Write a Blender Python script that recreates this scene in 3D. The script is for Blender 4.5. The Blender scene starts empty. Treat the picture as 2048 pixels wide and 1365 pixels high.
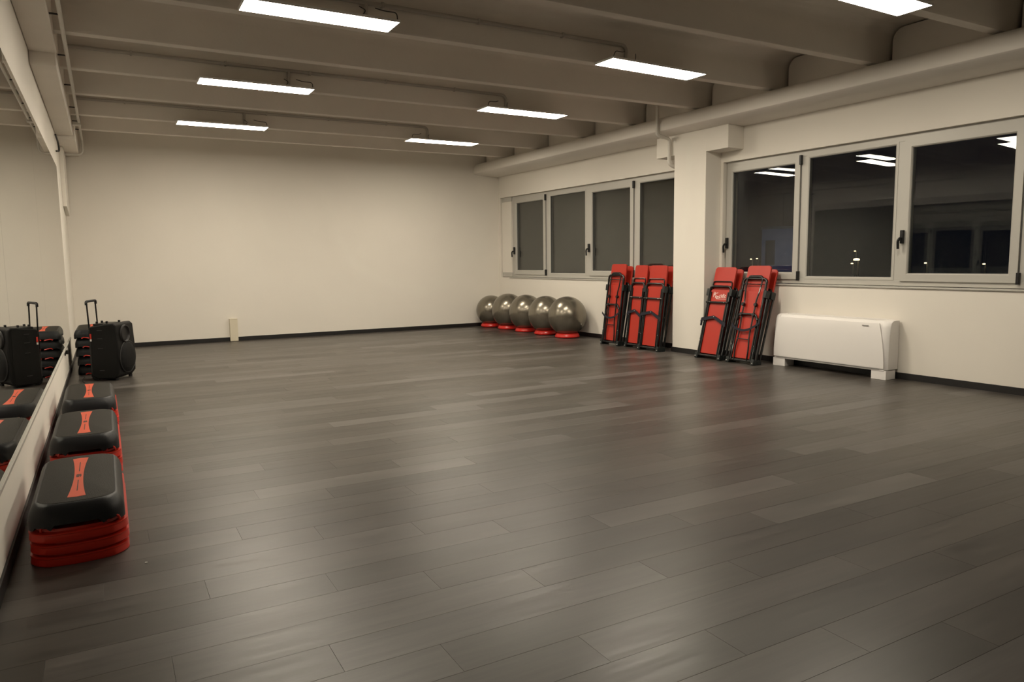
import bpy, math, random
from mathutils import Vector, Matrix, Euler
random.seed(7)
S = bpy.context.scene
C = S.collection

# ---------------------------------------------------------------- camera
FPX, YAW, PITCH, ROLL = 1451.64, math.radians(29.144), math.radians(6.318), math.radians(-0.7474)
cd = bpy.data.cameras.new('camera'); cam = bpy.data.objects.new('camera', cd); C.objects.link(cam)
cd.sensor_width = 36.0; cd.lens = 36.0 * FPX / 2048.0; cd.clip_start = 0.05; cd.clip_end = 400
fw = Vector((math.sin(YAW) * math.cos(PITCH), math.cos(YAW) * math.cos(PITCH), -math.sin(PITCH)))
rt = Vector((math.cos(YAW), -math.sin(YAW), 0)); up = rt.cross(fw)
r2 = rt * math.cos(ROLL) + up * math.sin(ROLL); u2 = up * math.cos(ROLL) - rt * math.sin(ROLL)
cam.matrix_world = Matrix(((r2.x, u2.x, -fw.x, 0.0), (r2.y, u2.y, -fw.y, 0.0), (r2.z, u2.z, -fw.z, 1.40), (0, 0, 0, 1)))
S.camera = cam

# ---------------------------------------------------------------- world, exposure
w = bpy.data.worlds.new('night_sky'); S.world = w; w.use_nodes = True
w.node_tree.nodes['Background'].inputs[0].default_value = (0.010, 0.012, 0.020, 1)
w.node_tree.nodes['Background'].inputs[1].default_value = 0.25
vs = S.view_settings
S.display_settings.display_device = 'sRGB'
vs.view_transform = 'Standard'; vs.look = 'None'; vs.gamma = 1.0; vs.use_curve_mapping = False
vs.exposure = 0.0
S.cycles.transparent_max_bounces = 32     # several window panes lie behind one another
LAMP_COL = (1.0, 0.892, 0.725)
LAMP_STR = 58.0

# ---------------------------------------------------------------- room constants
XL, YB, YR = -0.475, 14.07, -8.0          # mirror wall, end wall, wall behind the camera
RB, SK = 8.016, -0.03288                  # window wall: x = RB + SK*y
PHI = -math.atan(SK)
def wx(y, off=0.0): return RB + SK * y - off
WALLM = Matrix.Translation((RB, 0, 0)) @ Matrix.Rotation(PHI, 4, 'Z')   # local X = outwards, local Y = along the wall

# ---------------------------------------------------------------- materials
def mat(name, col, rough=0.5, metal=0.0, spec=0.5, bump=0.0, bscale=60.0, var=0.0, vscale=3.0, coat=0.0):
    m = bpy.data.materials.new(name); m.use_nodes = True
    nt = m.node_tree; b = nt.nodes['Principled BSDF']
    b.inputs['Base Color'].default_value = (*col, 1); b.inputs['Roughness'].default_value = rough
    b.inputs['Metallic'].default_value = metal; b.inputs['Specular IOR Level'].default_value = spec
    b.inputs['Coat Weight'].default_value = coat
    tc = nt.nodes.new('ShaderNodeTexCoord')
    if var > 0:
        n = nt.nodes.new('ShaderNodeTexNoise'); n.inputs['Scale'].default_value = vscale; n.inputs['Detail'].default_value = 4
        nt.links.new(tc.outputs['Object'], n.inputs['Vector'])
        r = nt.nodes.new('ShaderNodeMapRange'); r.inputs[1].default_value = 0.3; r.inputs[2].default_value = 0.7
        r.inputs[3].default_value = 1 - var; r.inputs[4].default_value = 1 + var
        nt.links.new(n.outputs['Fac'], r.inputs[0])
        mx = nt.nodes.new('ShaderNodeVectorMath'); mx.operation = 'SCALE'; mx.inputs[0].default_value = col
        nt.links.new(r.outputs[0], mx.inputs['Scale']); nt.links.new(mx.outputs[0], b.inputs['Base Color'])
    if bump > 0:
        n2 = nt.nodes.new('ShaderNodeTexNoise'); n2.inputs['Scale'].default_value = bscale; n2.inputs['Detail'].default_value = 3
        nt.links.new(tc.outputs['Object'], n2.inputs['Vector'])
        bp = nt.nodes.new('ShaderNodeBump'); bp.inputs['Strength'].default_value = bump; bp.inputs['Distance'].default_value = 0.01
        nt.links.new(n2.outputs['Fac'], bp.inputs['Height']); nt.links.new(bp.outputs['Normal'], b.inputs['Normal'])
    return m
M = {}
M['wall'] = mat('wall_paint', (0.80, 0.76, 0.69), 0.75, bump=0.06, bscale=90, var=0.015, vscale=1.2, spec=0.25)
M['ceil'] = mat('ceiling_paint', (0.80, 0.75, 0.68), 0.8, bump=0.10, bscale=40, var=0.03, vscale=2.0, spec=0.2)
M['trough'] = mat('cladding_paint', (0.78, 0.74, 0.68), 0.6, bump=0.03, bscale=50, spec=0.3)
M['base'] = mat('baseboard_black', (0.012, 0.011, 0.011), 0.45, var=0.1)
M['alu'] = mat('window_aluminium', (0.50, 0.485, 0.445), 0.42, metal=0.1, bump=0.02, bscale=200)
M['black'] = mat('black_plastic', (0.006, 0.006, 0.007), 0.38, bump=0.05, bscale=250)
M['blacksatin'] = mat('black_cabinet', (0.0042, 0.0040, 0.0038), 0.5, spec=0.25, bump=0.25, bscale=320)
M['grille'] = mat('speaker_grille', (0.0042, 0.0042, 0.0043), 0.55, spec=0.2, bump=0.5, bscale=500)
M['cone'] = mat('speaker_cone', (0.016, 0.015, 0.015), 0.45)
M['tube'] = mat('black_tube', (0.005, 0.0055, 0.006), 0.28, metal=0.0, coat=0.3)
M['clamp'] = mat('clamp_plastic', (0.007, 0.0105, 0.0105), 0.5, bump=0.1, bscale=200)
M['strap'] = mat('navy_webbing', (0.006, 0.0065, 0.016), 0.75, bump=0.3, bscale=400)
M['red'] = mat('red_vinyl', (0.45, 0.026, 0.012), 0.40, bump=0.04, bscale=300, var=0.03)
M['riser'] = mat('red_plastic', (0.60, 0.027, 0.012), 0.38, bump=0.04, bscale=120, var=0.04)
M['orange'] = mat('orange_print', (0.66, 0.085, 0.028), 0.55, var=0.03, vscale=20)
M['stepgrey'] = mat('step_charcoal', (0.0150, 0.0158, 0.0180), 0.45, spec=0.28, bump=0.08, bscale=160, var=0.06)
M['mat'] = mat('step_rubber', (0.0190, 0.0165, 0.0120), 0.65, spec=0.22, bump=0.35, bscale=260, var=0.05)
M['print'] = mat('dark_print', (0.02, 0.012, 0.01), 0.6)
M['ball'] = mat('silver_vinyl', (0.225, 0.202, 0.162), 0.27, metal=0.72, bump=0.015, bscale=18, coat=0.2)
M['valve'] = mat('valve_white', (0.7, 0.68, 0.64), 0.5)
M['ring'] = mat('red_ring', (0.62, 0.020, 0.014), 0.36, coat=0.2)
M['fan'] = mat('fan_coil_white', (0.80, 0.775, 0.75), 0.42, bump=0.01, bscale=120, spec=0.4)
M['fanedge'] = mat('fan_coil_grey', (0.30, 0.29, 0.28), 0.5)
M['white'] = mat('white_metal', (0.80, 0.79, 0.77), 0.4)
M['bolt'] = mat('bolt_zinc', (0.75, 0.74, 0.72), 0.3, metal=0.6)
M['ink'] = mat('white_print', (0.85, 0.80, 0.74), 0.55)
M['pipe'] = mat('painted_pipe', (0.66, 0.63, 0.57), 0.5)
M['conduit'] = mat('conduit_grey', (0.46, 0.43, 0.385), 0.6)
M['cable'] = mat('dark_cable', (0.03, 0.028, 0.026), 0.55)
M['boxbeige'] = mat('beige_plastic', (0.70, 0.64, 0.50), 0.5)
M['blind'] = mat('roller_blind', (0.030, 0.025, 0.021), 0.85, bump=0.15, bscale=350)
M['rubber'] = mat('grey_gasket', (0.10, 0.10, 0.095), 0.6)
M['ground'] = mat('night_ground', (0.02, 0.02, 0.02), 0.9, var=0.2)
M['facade'] = mat('pale_facade', (0.30, 0.33, 0.42), 0.85, var=0.1)
M['pole'] = mat('galvanised_pole', (0.25, 0.25, 0.25), 0.5, metal=0.5)

def mat_emit(name, col, s):
    m = bpy.data.materials.new(name); m.use_nodes = True; nt = m.node_tree
    for n in list(nt.nodes):
        if n.type == 'BSDF_PRINCIPLED': nt.nodes.remove(n)
    e = nt.nodes.new('ShaderNodeEmission'); e.inputs[0].default_value = (*col, 1); e.inputs[1].default_value = s
    nt.links.new(e.outputs[0], nt.nodes['Material Output'].inputs[0]); return m
M['led'] = mat_emit('led_diffuser', LAMP_COL, LAMP_STR)
M['added_lamp_cold'] = mat_emit('added_lamp_glow', (0.6, 0.7, 1.0), 0.6)  # glow of the invented lamp on the distant building
M['street'] = mat_emit('street_lamp_glow', (1.0, 0.72, 0.38), 5.0)

def mat_mirror():
    m = bpy.data.materials.new('mirror_silvering'); m.use_nodes = True; b = m.node_tree.nodes['Principled BSDF']
    b.inputs['Base Color'].default_value = (0.74, 0.76, 0.73, 1); b.inputs['Metallic'].default_value = 1.0; b.inputs['Roughness'].default_value = 0.01
    return m
M['mirror'] = mat_mirror()
def mat_glass():
    m = bpy.data.materials.new('window_glass'); m.use_nodes = True; nt = m.node_tree
    for n in list(nt.nodes):
        if n.type == 'BSDF_PRINCIPLED': nt.nodes.remove(n)
    f = nt.nodes.new('ShaderNodeFresnel'); gb = nt.nodes.new('ShaderNodeNewGeometry'); mr_ = nt.nodes.new('ShaderNodeMapRange')   # same reflectance from both sides of the thin pane
    mr_.inputs[3].default_value = 1.38; mr_.inputs[4].default_value = 1/1.38
    nt.links.new(gb.outputs['Backfacing'], mr_.inputs[0]); nt.links.new(mr_.outputs[0], f.inputs[0])
    t = nt.nodes.new('ShaderNodeBsdfTransparent'); t.inputs[0].default_value = (0.93, 0.94, 0.935, 1)
    g = nt.nodes.new('ShaderNodeBsdfGlossy'); g.inputs['Roughness'].default_value = 0.0; g.inputs[0].default_value = (1, 1, 1, 1)
    mx = nt.nodes.new('ShaderNodeMixShader'); o = nt.nodes['Material Output']
    nt.links.new(f.outputs[0], mx.inputs[0]); nt.links.new(t.outputs[0], mx.inputs[1]); nt.links.new(g.outputs[0], mx.inputs[2]); nt.links.new(mx.outputs[0], o.inputs[0])
    return m
M['glass'] = mat_glass()

def mat_plank(name, island):
    m = bpy.data.materials.new(name); m.use_nodes = True; nt = m.node_tree; L = nt.links
    b = nt.nodes['Principled BSDF']
    if island:
        src = nt.nodes.new('ShaderNodeNewGeometry').outputs['Random Per Island']
    else:
        src = nt.nodes.new('ShaderNodeObjectInfo').outputs['Random']
    geo = nt.nodes.new('ShaderNodeNewGeometry')
    # a shifted copy of the world position, so that every plank has its own print
    sc = nt.nodes.new('ShaderNodeVectorMath'); sc.operation = 'SCALE'; sc.inputs[0].default_value = (37.0, 91.0, 13.0); L.new(src, sc.inputs['Scale'])
    ad = nt.nodes.new('ShaderNodeVectorMath'); ad.operation = 'ADD'; L.new(geo.outputs['Position'], ad.inputs[0]); L.new(sc.outputs[0], ad.inputs[1])
    mp = nt.nodes.new('ShaderNodeMapping'); mp.inputs['Scale'].default_value = (0.9, 14.0, 1.0); L.new(ad.outputs[0], mp.inputs['Vector'])
    n1 = nt.nodes.new('ShaderNodeTexNoise'); n1.inputs['Scale'].default_value = 2.2; n1.inputs['Detail'].default_value = 6; n1.inputs['Roughness'].default_value = 0.62
    L.new(mp.outputs[0], n1.inputs['Vector'])
    mp2 = nt.nodes.new('ShaderNodeMapping'); mp2.inputs['Scale'].default_value = (0.7, 3.0, 1.0); L.new(ad.outputs[0], mp2.inputs['Vector'])
    n2 = nt.nodes.new('ShaderNodeTexNoise'); n2.inputs['Scale'].default_value = 1.6; n2.inputs['Detail'].default_value = 3; L.new(mp2.outputs[0], n2.inputs['Vector'])
    cr = nt.nodes.new('ShaderNodeValToRGB'); e = cr.color_ramp.elements
    e[0].position = 0.0; e[0].color = (0.046, 0.0395, 0.0335, 1); e[1].position = 1.0; e[1].color = (0.104, 0.094, 0.087, 1)
    x = cr.color_ramp.elements.new(0.55); x.color = (0.064, 0.0555, 0.0475, 1)
    x = cr.color_ramp.elements.new(0.82); x.color = (0.076, 0.0675, 0.0605, 1)
    L.new(src, cr.inputs[0])
    a1 = nt.nodes.new('ShaderNodeMapRange'); a1.inputs[1].default_value = 0.25; a1.inputs[2].default_value = 0.75; a1.inputs[3].default_value = 0.74; a1.inputs[4].default_value = 1.26; L.new(n1.outputs['Fac'], a1.inputs[0])
    a2 = nt.nodes.new('ShaderNodeMapRange'); a2.inputs[1].default_value = 0.3; a2.inputs[2].default_value = 0.7; a2.inputs[3].default_value = 0.82; a2.inputs[4].default_value = 1.18; L.new(n2.outputs['Fac'], a2.inputs[0])
    mu = nt.nodes.new('ShaderNodeMath'); mu.operation = 'MULTIPLY'; L.new(a1.outputs[0], mu.inputs[0]); L.new(a2.outputs[0], mu.inputs[1])
    vm = nt.nodes.new('ShaderNodeVectorMath'); vm.operation = 'SCALE'; L.new(cr.outputs[0], vm.inputs[0]); L.new(mu.outputs[0], vm.inputs['Scale'])
    L.new(vm.outputs[0], b.inputs['Base Color'])
    ro = nt.nodes.new('ShaderNodeMapRange'); ro.inputs[1].default_value = 0.3; ro.inputs[2].default_value = 0.7; ro.inputs[3].default_value = 0.31; ro.inputs[4].default_value = 0.40; L.new(n1.outputs['Fac'], ro.inputs[0]); L.new(ro.outputs[0], b.inputs['Roughness'])
    b.inputs['Specular IOR Level'].default_value = 0.43
    bp = nt.nodes.new('ShaderNodeBump'); bp.inputs['Strength'].default_value = 0.05; bp.inputs['Distance'].default_value = 0.004; L.new(n1.outputs['Fac'], bp.inputs['Height']); L.new(bp.outputs[0], b.inputs['Normal'])
    return m
M['plank'] = mat_plank('vinyl_plank', False)
M['plank_far'] = mat_plank('vinyl_plank_far', True)

# ---------------------------------------------------------------- mesh helpers
class MB:
    def __init__(s): s.v = []; s.f = []
    def add(s, vs, fs, mtx=None):
        o = len(s.v)
        s.v += [tuple(mtx @ Vector(p)) for p in vs] if mtx else [tuple(p) for p in vs]
        s.f += [tuple(i + o for i in f) for f in fs]; return s
    def box(s, x0, x1, y0, y1, z0, z1, mtx=None):
        return s.add([(x0,y0,z0),(x1,y0,z0),(x1,y1,z0),(x0,y1,z0),(x0,y0,z1),(x1,y0,z1),(x1,y1,z1),(x0,y1,z1)],
                     [(0,3,2,1),(4,5,6,7),(0,1,5,4),(1,2,6,5),(2,3,7,6),(3,0,4,7)], mtx)
    def prism(s, poly, h0, h1, axis='x', mtx=None):
        """poly of (a,b); extruded along axis: x -> (h,a,b), y -> (a,h,b), z -> (a,b,h)"""
        n = len(poly)
        P = {'x': lambda a,b,h: (h,a,b), 'y': lambda a,b,h: (a,h,b), 'z': lambda a,b,h: (a,b,h)}[axis]
        vs = [P(a,b,h0) for a,b in poly] + [P(a,b,h1) for a,b in poly]
        fs = [tuple(range(n))[::-1], tuple(range(n, 2*n))] + [(i, (i+1)%n, n+(i+1)%n, n+i) for i in range(n)]
        return s.add(vs, fs, mtx)
    def tube(s, pts, r, n=8, closed=False, mtx=None):
        pts = [Vector(p) for p in pts]; m = len(pts); vs = []; fs = []
        d0 = (pts[1]-pts[0]).normalized(); ref = Vector((0,0,1)) if abs(d0.z) < .9 else Vector((1,0,0))
        nrm = d0.cross(ref).normalized()
        for i, p in enumerate(pts):
            if closed: d = (pts[(i+1)%m]-pts[i-1]).normalized()
            elif i == 0: d = d0
            elif i == m-1: d = (pts[-1]-pts[-2]).normalized()
            else: d = (pts[i+1]-pts[i-1]).normalized()
            nrm = (nrm - d*nrm.dot(d)); nrm = nrm.normalized() if nrm.length > 1e-6 else d.orthogonal().normalized()
            bn = d.cross(nrm)
            rr = r[i] if isinstance(r, (list, tuple)) else r
            vs += [p + (nrm*math.cos(2*math.pi*k/n) + bn*math.sin(2*math.pi*k/n))*rr for k in range(n)]
        for i in range(m if closed else m-1):
            j = (i+1) % m
            fs += [(i*n+k, i*n+(k+1)%n, j*n+(k+1)%n, j*n+k) for k in range(n)]
        if not closed: fs += [tuple(range(n))[::-1], tuple(range((m-1)*n, m*n))]
        return s.add(vs, fs, mtx)
    def lathe(s, prof, n=32, mtx=None):
        vs = []; fs = []; m = len(prof)
        for r, z in prof: vs += [(r*math.cos(2*math.pi*k/n), r*math.sin(2*math.pi*k/n), z) for k in range(n)]
        for i in range(m-1): fs += [(i*n+k, i*n+(k+1)%n, (i+1)*n+(k+1)%n, (i+1)*n+k) for k in range(n)]
        fs += [tuple(range(n))[::-1], tuple(range((m-1)*n, m*n))]
        return s.add(vs, fs, mtx)
    def loft(s, rings, mtx=None, cap0=True, cap1=True):
        n = len(rings[0]); vs = [p for r in rings for p in r]; fs = []
        for i in range(len(rings)-1): fs += [(i*n+k, i*n+(k+1)%n, (i+1)*n+(k+1)%n, (i+1)*n+k) for k in range(n)]
        if cap0: fs.append(tuple(range(n))[::-1])
        if cap1: fs.append(tuple(range((len(rings)-1)*n, len(rings)*n)))
        return s.add(vs, fs, mtx)
    def sphere(s, c, r, n=12, m=8, mtx=None):
        prof = [(max(1e-4, r*math.sin(math.pi*i/m)), -r*math.cos(math.pi*i/m)) for i in range(m+1)]
        t = Matrix.Translation(c); return s.lathe(prof, n, mtx @ t if mtx else t)
    def build(s, name, m, parent=None, bevel=0.0, smooth=False, seg=2, mtx=None):
        me = bpy.data.meshes.new(name); me.from_pydata(s.v, [], s.f); me.update()
        me.materials.append(M[m] if isinstance(m, str) else m)
        o = bpy.data.objects.new(name, me); C.objects.link(o)
        if parent: o.parent = parent
        if mtx is not None: o.matrix_local = mtx
        if bevel > 0:
            b = o.modifiers.new('bevel', 'BEVEL'); b.width = bevel; b.segments = seg; b.limit_method = 'ANGLE'; b.angle_limit = math.radians(40)
        if smooth or bevel > 0:
            for p in me.polygons: p.use_smooth = True
            a = o.modifiers.new('wn', 'WEIGHTED_NORMAL') if bevel > 0 else None
            if bevel <= 0: 
                try: me.set_sharp_from_angle(angle=math.radians(38))
                except Exception: pass
        return o
def box(*a): return MB().box(*a)
def thing(name, label, cat, group=None, mtx=None, parent=None):
    o = bpy.data.objects.new(name, None); C.objects.link(o); o.empty_display_size = 0.1
    if mtx is not None: o.matrix_world = mtx
    tag(o, label, cat, group); return o
def tag(o, label=None, cat=None, group=None, kind=None):
    if label: o['label'] = label
    if cat: o['category'] = cat
    if group: o['group'] = group
    if kind: o['kind'] = kind
    return o
def structure(o, label=None): o['kind'] = 'structure'; 
def st(o, label, cat): tag(o, label, cat, None, 'structure'); return o
def copy_tree(o, parent=None):
    c = o.copy(); C.objects.link(c); c.parent = parent
    for ch in list(o.children): copy_tree(ch, c)
    return c
def arc(cx, cy, r, a0, a1, n):
    return [(cx + r*math.cos(math.radians(a0+(a1-a0)*i/n)), cy + r*math.sin(math.radians(a0+(a1-a0)*i/n))) for i in range(n+1)]
def rrect(hx, hy, r, n=5, cx=0, cy=0):
    return arc(cx+hx-r, cy+hy-r, r, 0, 90, n)+arc(cx-hx+r, cy+hy-r, r, 90, 180, n)+arc(cx-hx+r, cy-hy+r, r, 180, 270, n)+arc(cx+hx-r, cy-hy+r, r, 270, 360, n)
def fillet(pts, r, n=5):
    """round the inner corners of a 3-D polyline"""
    pts = [Vector(p) for p in pts]; out = [pts[0]]
    for i in range(1, len(pts)-1):
        a, b, c = pts[i-1], pts[i], pts[i+1]
        rr = min(r, (a-b).length*.49, (c-b).length*.49)
        p0 = b + (a-b).normalized()*rr; p1 = b + (c-b).normalized()*rr
        for k in range(n+1):
            t = k/n; out.append(p0*(1-t)**2 + b*2*t*(1-t) + p1*t*t)
    out.append(pts[-1]); return out

# ================================================================= SETTING
# ---- floor: slab with planks
fl = box(XL-.3, 8.6, YR-.3, YB+.3, -0.20, -0.006).build('floor', 'rubber')
st(fl, 'dark grey vinyl plank floor of the exercise room', 'floor')
PW, PL, GAP = 0.2073, 1.45, 0.0005
Y0 = 2.554                 # far edge of a row whose end joint is at x = 0.585
XMIN, XMAX = XL, 8.10
def plank_mb(x0, x1, y0, y1, dst):
    c = 0.0006
    a, b, e, d = x0+GAP/2, x1-GAP/2, y0+GAP/2, y1-GAP/2
    dst.add([(a,e,-.006),(b,e,-.006),(b,d,-.006),(a,d,-.006),(a,e,-c),(b,e,-c),(b,d,-c),(a,d,-c),(a+c,e+c,0),(b-c,e+c,0),(b-c,d-c,0),(a+c,d-c,0)],
            [(0,1,5,4),(1,2,6,5),(2,3,7,6),(3,0,4,7),(4,5,9,8),(5,6,10,9),(6,7,11,10),(7,4,8,11),(8,9,10,11)])
full_mesh = None; n_parts = 0; far = MB()
rows = range(-int((Y0-YR)/PW)-1, int((YB-Y0)/PW)+2)
cells = []
for k in rows:
    y1 = Y0 + k*PW; y0 = y1-PW
    y0 = max(y0, YR); y1 = min(y1, YB)
    if y1-y0 < .02: continue
    jit = random.uniform(-.05, .05)
    x = 0.585 - 0.425*k + jit
    x -= math.ceil((x-XMIN)/PL)*PL
    while x < XMAX:
        a, b = max(x, XMIN), min(x+PL, min(XMAX, wx((y0+y1)/2)+.02))
        if b-a > .03: cells.append((a, b, y0, y1))
        x += PL
def in_view(c):
    cx, cy = (c[0]+c[1])/2, (c[2]+c[3])/2
    d = Vector((cx, cy, -1.4)); dd = d.dot(fw)
    if dd < .3: return False
    u = FPX*d.dot(r2)/dd; v = -FPX*d.dot(u2)/dd
    return abs(u) < 1500 and abs(v) < 900
vis = sorted([c for c in cells if in_view(c)], key=lambda c: (c[2]+c[3]))[:296]
vset = set(vis)
for c in cells:
    a, b, y0, y1 = c
    if c in vset:
        if abs(b-a-PL) < 1e-6 and abs(y1-y0-PW) < 1e-6:
            if full_mesh is None:
                t = MB(); plank_mb(0, PL, 0, PW, t); o = t.build('plank', 'plank', fl); full_mesh = o.data
            else:
                o = bpy.data.objects.new('plank', full_mesh); C.objects.link(o); o.parent = fl
            o.location = (a, y0, 0)
        else:
            t = MB(); plank_mb(0, b-a, 0, y1-y0, t); o = t.build('plank', 'plank', fl); o.location = (a, y0, 0)
    else: plank_mb(a, b, y0, y1, far)
o = far.build('distant_planks', 'plank_far', fl); o['kind'] = 'stuff'

# ---- plain walls
o = box(XL-.3, 8.3, YB, YB+.3, -.2, 4.1).build('wall_back', 'wall'); st(o, 'bare cream end wall of the room', 'wall')
o = box(XL-.25, XL, YR, YB, -.2, 4.1).build('wall_left', 'wall'); st(o, 'cream wall carrying the long mirror', 'wall')
o = box(XL-.3, 8.6, YR-.3, YR, -.2, 4.1).build('wall_rear', 'wall'); st(o, 'cream wall behind the viewpoint', 'wall')
# ---- window wall (local frame, X outwards)
SILL, HEAD = 1.045, 2.745
UL0, UL1 = 8.30, 14.0      # far window opening
UR0, UR1 = 2.47, 7.70      # near window opening
wr = MB()
wr.box(0, .30, YR-.1, 14.2, -.2, SILL); wr.box(0, .30, YR-.1, 14.2, HEAD, 4.1)
wr.box(0, .30, UR1, UL0, SILL, HEAD); wr.box(0, .30, UL1, 14.2, SILL, HEAD); wr.box(0, .30, YR-.1, UR0, SILL, HEAD)
o = wr.build('wall_right', 'wall', mtx=WALLM); st(o, 'cream window wall with a low parapet', 'wall')
# pillars with their corbels
def pillar(u0, u1, name, label):
    p = box(-.30, .0, u0, u1, 0, 3.50).build(name, 'wall', mtx=WALLM, bevel=.008); st(p, label, 'pillar')
    box(-.302, 0, u0-.40, u0+.012, 2.885, 3.35).build('corbel', 'wall', p, bevel=.006)
    box(-.302, 0, u1-.012, u1+.38, 2.905, 3.35).build('corbel', 'wall', p, bevel=.006)
    return p
pillar(7.745, 8.375, 'wall_pillar', 'cream pillar between the two windows')
pillar(1.85, 2.47, 'wall_pillar', 'cream pillar at the near end of the window wall')
# baseboards
BH = .0735
o = box(XL, 7.6, YB-.012, YB, 0, BH).build('baseboard_back', 'base', bevel=.002); st(o, 'black baseboard along the end wall', 'baseboard')
o = box(XL, XL+.012, YR, YB-.012, 0, BH).build('baseboard_left', 'base', bevel=.002); st(o, 'black baseboard under the mirror', 'baseboard')
b = MB()
b.box(-.012, 0, 8.375+.012, 14.02, 0, BH); b.box(-.012, 0, 2.47+.012, 7.745-.012, 0, BH); b.box(-.012, 0, YR, 1.85, 0, BH)
for a0, a1 in ((7.745, 8.375), (1.85, 2.47)):
    b.box(-.313, -.301, a0-.012, a1+.012, 0, BH); b.box(-.301, 0, a0-.012, a0, 0, BH); b.box(-.301, 0, a1, a1+.012, 0, BH)
o = b.build('baseboard_right', 'base', mtx=WALLM); st(o, 'black baseboard along the window wall and pillar', 'baseboard')

# ---- ceiling: slab + ribs + end panels
ZS, ZR = 3.83, 3.46
ceil = box(XL-.3, 8.6, YR-.3, YB+.3, ZS, 4.1).build('ceiling', 'ceil'); st(ceil, 'cream painted concrete ribbed ceiling', 'ceiling')
RIBS = [12.95, 11.72, 10.32, 9.05, 7.70, 6.45, 5.12, 3.87, 2.56, 1.28, -0.02, -1.30, -2.6, -3.9, -5.2, -6.5, -7.8]
RWID = .13
def rib_profile(y):
    pl = []
    for t in range(6):                                     # near side: from soffit down
        a = math.radians(90 - 90*t/5); pl.append((y-.165+.13*math.cos(a), ZS-.12+.12*math.sin(a)))
    pl.append((y-.002, ZR+.018)); pl.append((y+.010, ZR)); pl.append((y+RWID-.010, ZR)); pl.append((y+RWID+.002, ZR+.018))
    for t in range(6):
        a = math.radians(90*t/5); pl.append((y+RWID+.165-.13*math.cos(a), ZS-.12+.12*math.sin(a)))
    pl.append((y+RWID+.165, ZS+.02)); pl.append((y-.165, ZS+.02))
    return pl
for y in RIBS:
    MB().prism(rib_profile(y), XL, wx(y, .12), 'x').build('rib', 'ceil', ceil, smooth=True)
# end panels close the bays above the gutter casing
def bay(y0, y1, r=.12):
    g = .016
    a, b, t = y0+g, y1-g, ZS-g
    poly = [(a, 3.30), (b, 3.30)] + [(b-r+r*math.cos(math.radians(x)), t-r+r*math.sin(math.radians(x))) for x in (0, 22, 45, 67, 90)] + [(a+r-r*math.cos(math.radians(x)), t-r+r*math.sin(math.radians(x))) for x in (90, 67, 45, 22, 0)]
    return poly
ys = [14.06] + RIBS
for i in range(len(ys)-1):
    hi = ys[i] - (.035 if i else 0.0); lo = ys[i+1]+RWID+.035
    if hi-lo < .2: continue
    MB().prism(bay(lo, hi), -.30, -.25, 'x').build('end_panel', 'ceil', ceil, mtx=WALLM)
# ---- gutter casing along the window wall (rounded face)
prof = [(0.0, 3.19), (-.30, 3.20), (-.565, 3.225)] + [(-.585, 3.24), (-.592, 3.27), (-.588, 3.31), (-.575, 3.36), (-.55, 3.405), (-.52, 3.435), (-.48, 3.445), (-.2, 3.445), (0.0, 3.445)]
o = MB().prism([(a, z) for a, z in prof], YR, 14.10, 'y').build('trim_1', 'trough', smooth=True, mtx=WALLM)
st(o, 'long rounded cream casing below the ceiling above the windows', 'casing')
# ---- beam along the mirror wall, stepped
lb = MB(); lb.box(XL, -.25, YR, 8.12, 3.36, 3.86); lb.box(XL, -.262, 8.12, 12.25, 3.245, 3.86); lb.box(XL, -.235, 12.25, YB, 3.19, 3.86)
o = lb.build('trim_2', 'ceil', bevel=.012); st(o, 'cream concrete edge beam above the mirror', 'beam')
# boxed casing in the far corner of the mirror wall
o = MB().prism([(12.95, 3.2), (14.05, 3.2), (14.05, 2.28), (13.7, 2.20), (12.95, 2.30)], XL, XL+.05, 'x').build('trim_3', 'wall', bevel=.004)
st(o, 'cream boxed pipe cover high in the corner beside the mirror', 'casing')

# ================================================================= WINDOWS
GL = -0.0
def frame_rect(mb, x0, x1, u0, u1, z0, z1, t, tb=None, tt=None):
    """picture frame of member width t between outer bounds, mitred look"""
    tb = tb or t; tt = tt or t
    mb.box(x0, x1, u0, u0+t, z0, z1); mb.box(x0, x1, u1-t, u1, z0, z1)
    mb.box(x0, x1, u0+t, u1-t, z0, z0+tb); mb.box(x0, x1, u0+t, u1-t, z1-tt, z1)
def mitred(x0, x1, u0, u1, z0, z1, t, slope=.012):
    """one sash frame with mitred corners and a sloping inner face; returns list of 4 member MBs"""
    out = []
    O = [(u0, z0), (u1, z0), (u1, z1), (u0, z1)]; I = [(u0+t, z0+t), (u1-t, z0+t), (u1-t, z1-t), (u0+t, z1-t)]
    I2 = [(u0+t-.012, z0+t-.012), (u1-t+.012, z0+t-.012), (u1-t+.012, z1-t+.012), (u0+t-.012, z1-t+.012)]
    for i in range(4):
        j = (i+1) % 4
        vs = [(x0, *O[i]), (x0, *O[j]), (x0, *I2[j]), (x0, *I2[i]), (x0+slope, *I[j]), (x0+slope, *I[i]), (x1, *O[i]), (x1, *O[j]), (x1, *I[j]), (x1, *I[i])]
        fs = [(0,1,2,3), (3,2,4,5), (5,4,8,9), (9,8,7,6), (6,7,1,0), (0,3,5,9,6), (1,7,8,4,2)]
        m = MB(); m.add(vs, fs); out.append(m)
    return out
def handle(parent, u, z, mirrored=False):
    h = MB(); h.box(-.034, -.001, u-.020, u+.020, z-.065, z+.085)
    hd = h.build('handle_plate', 'black', parent, bevel=.006)
    s_ = 1
    lv = MB().tube(fillet([(-.02, u, z-.005), (-.062, u+.004*s_, z-.005), (-.066, u+.02*s_, z-.035), (-.060, u+.018*s_, z-.125)], .025, 4), .0145, 8)
    lv.build('handle_lever', 'black', hd, smooth=True)
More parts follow.
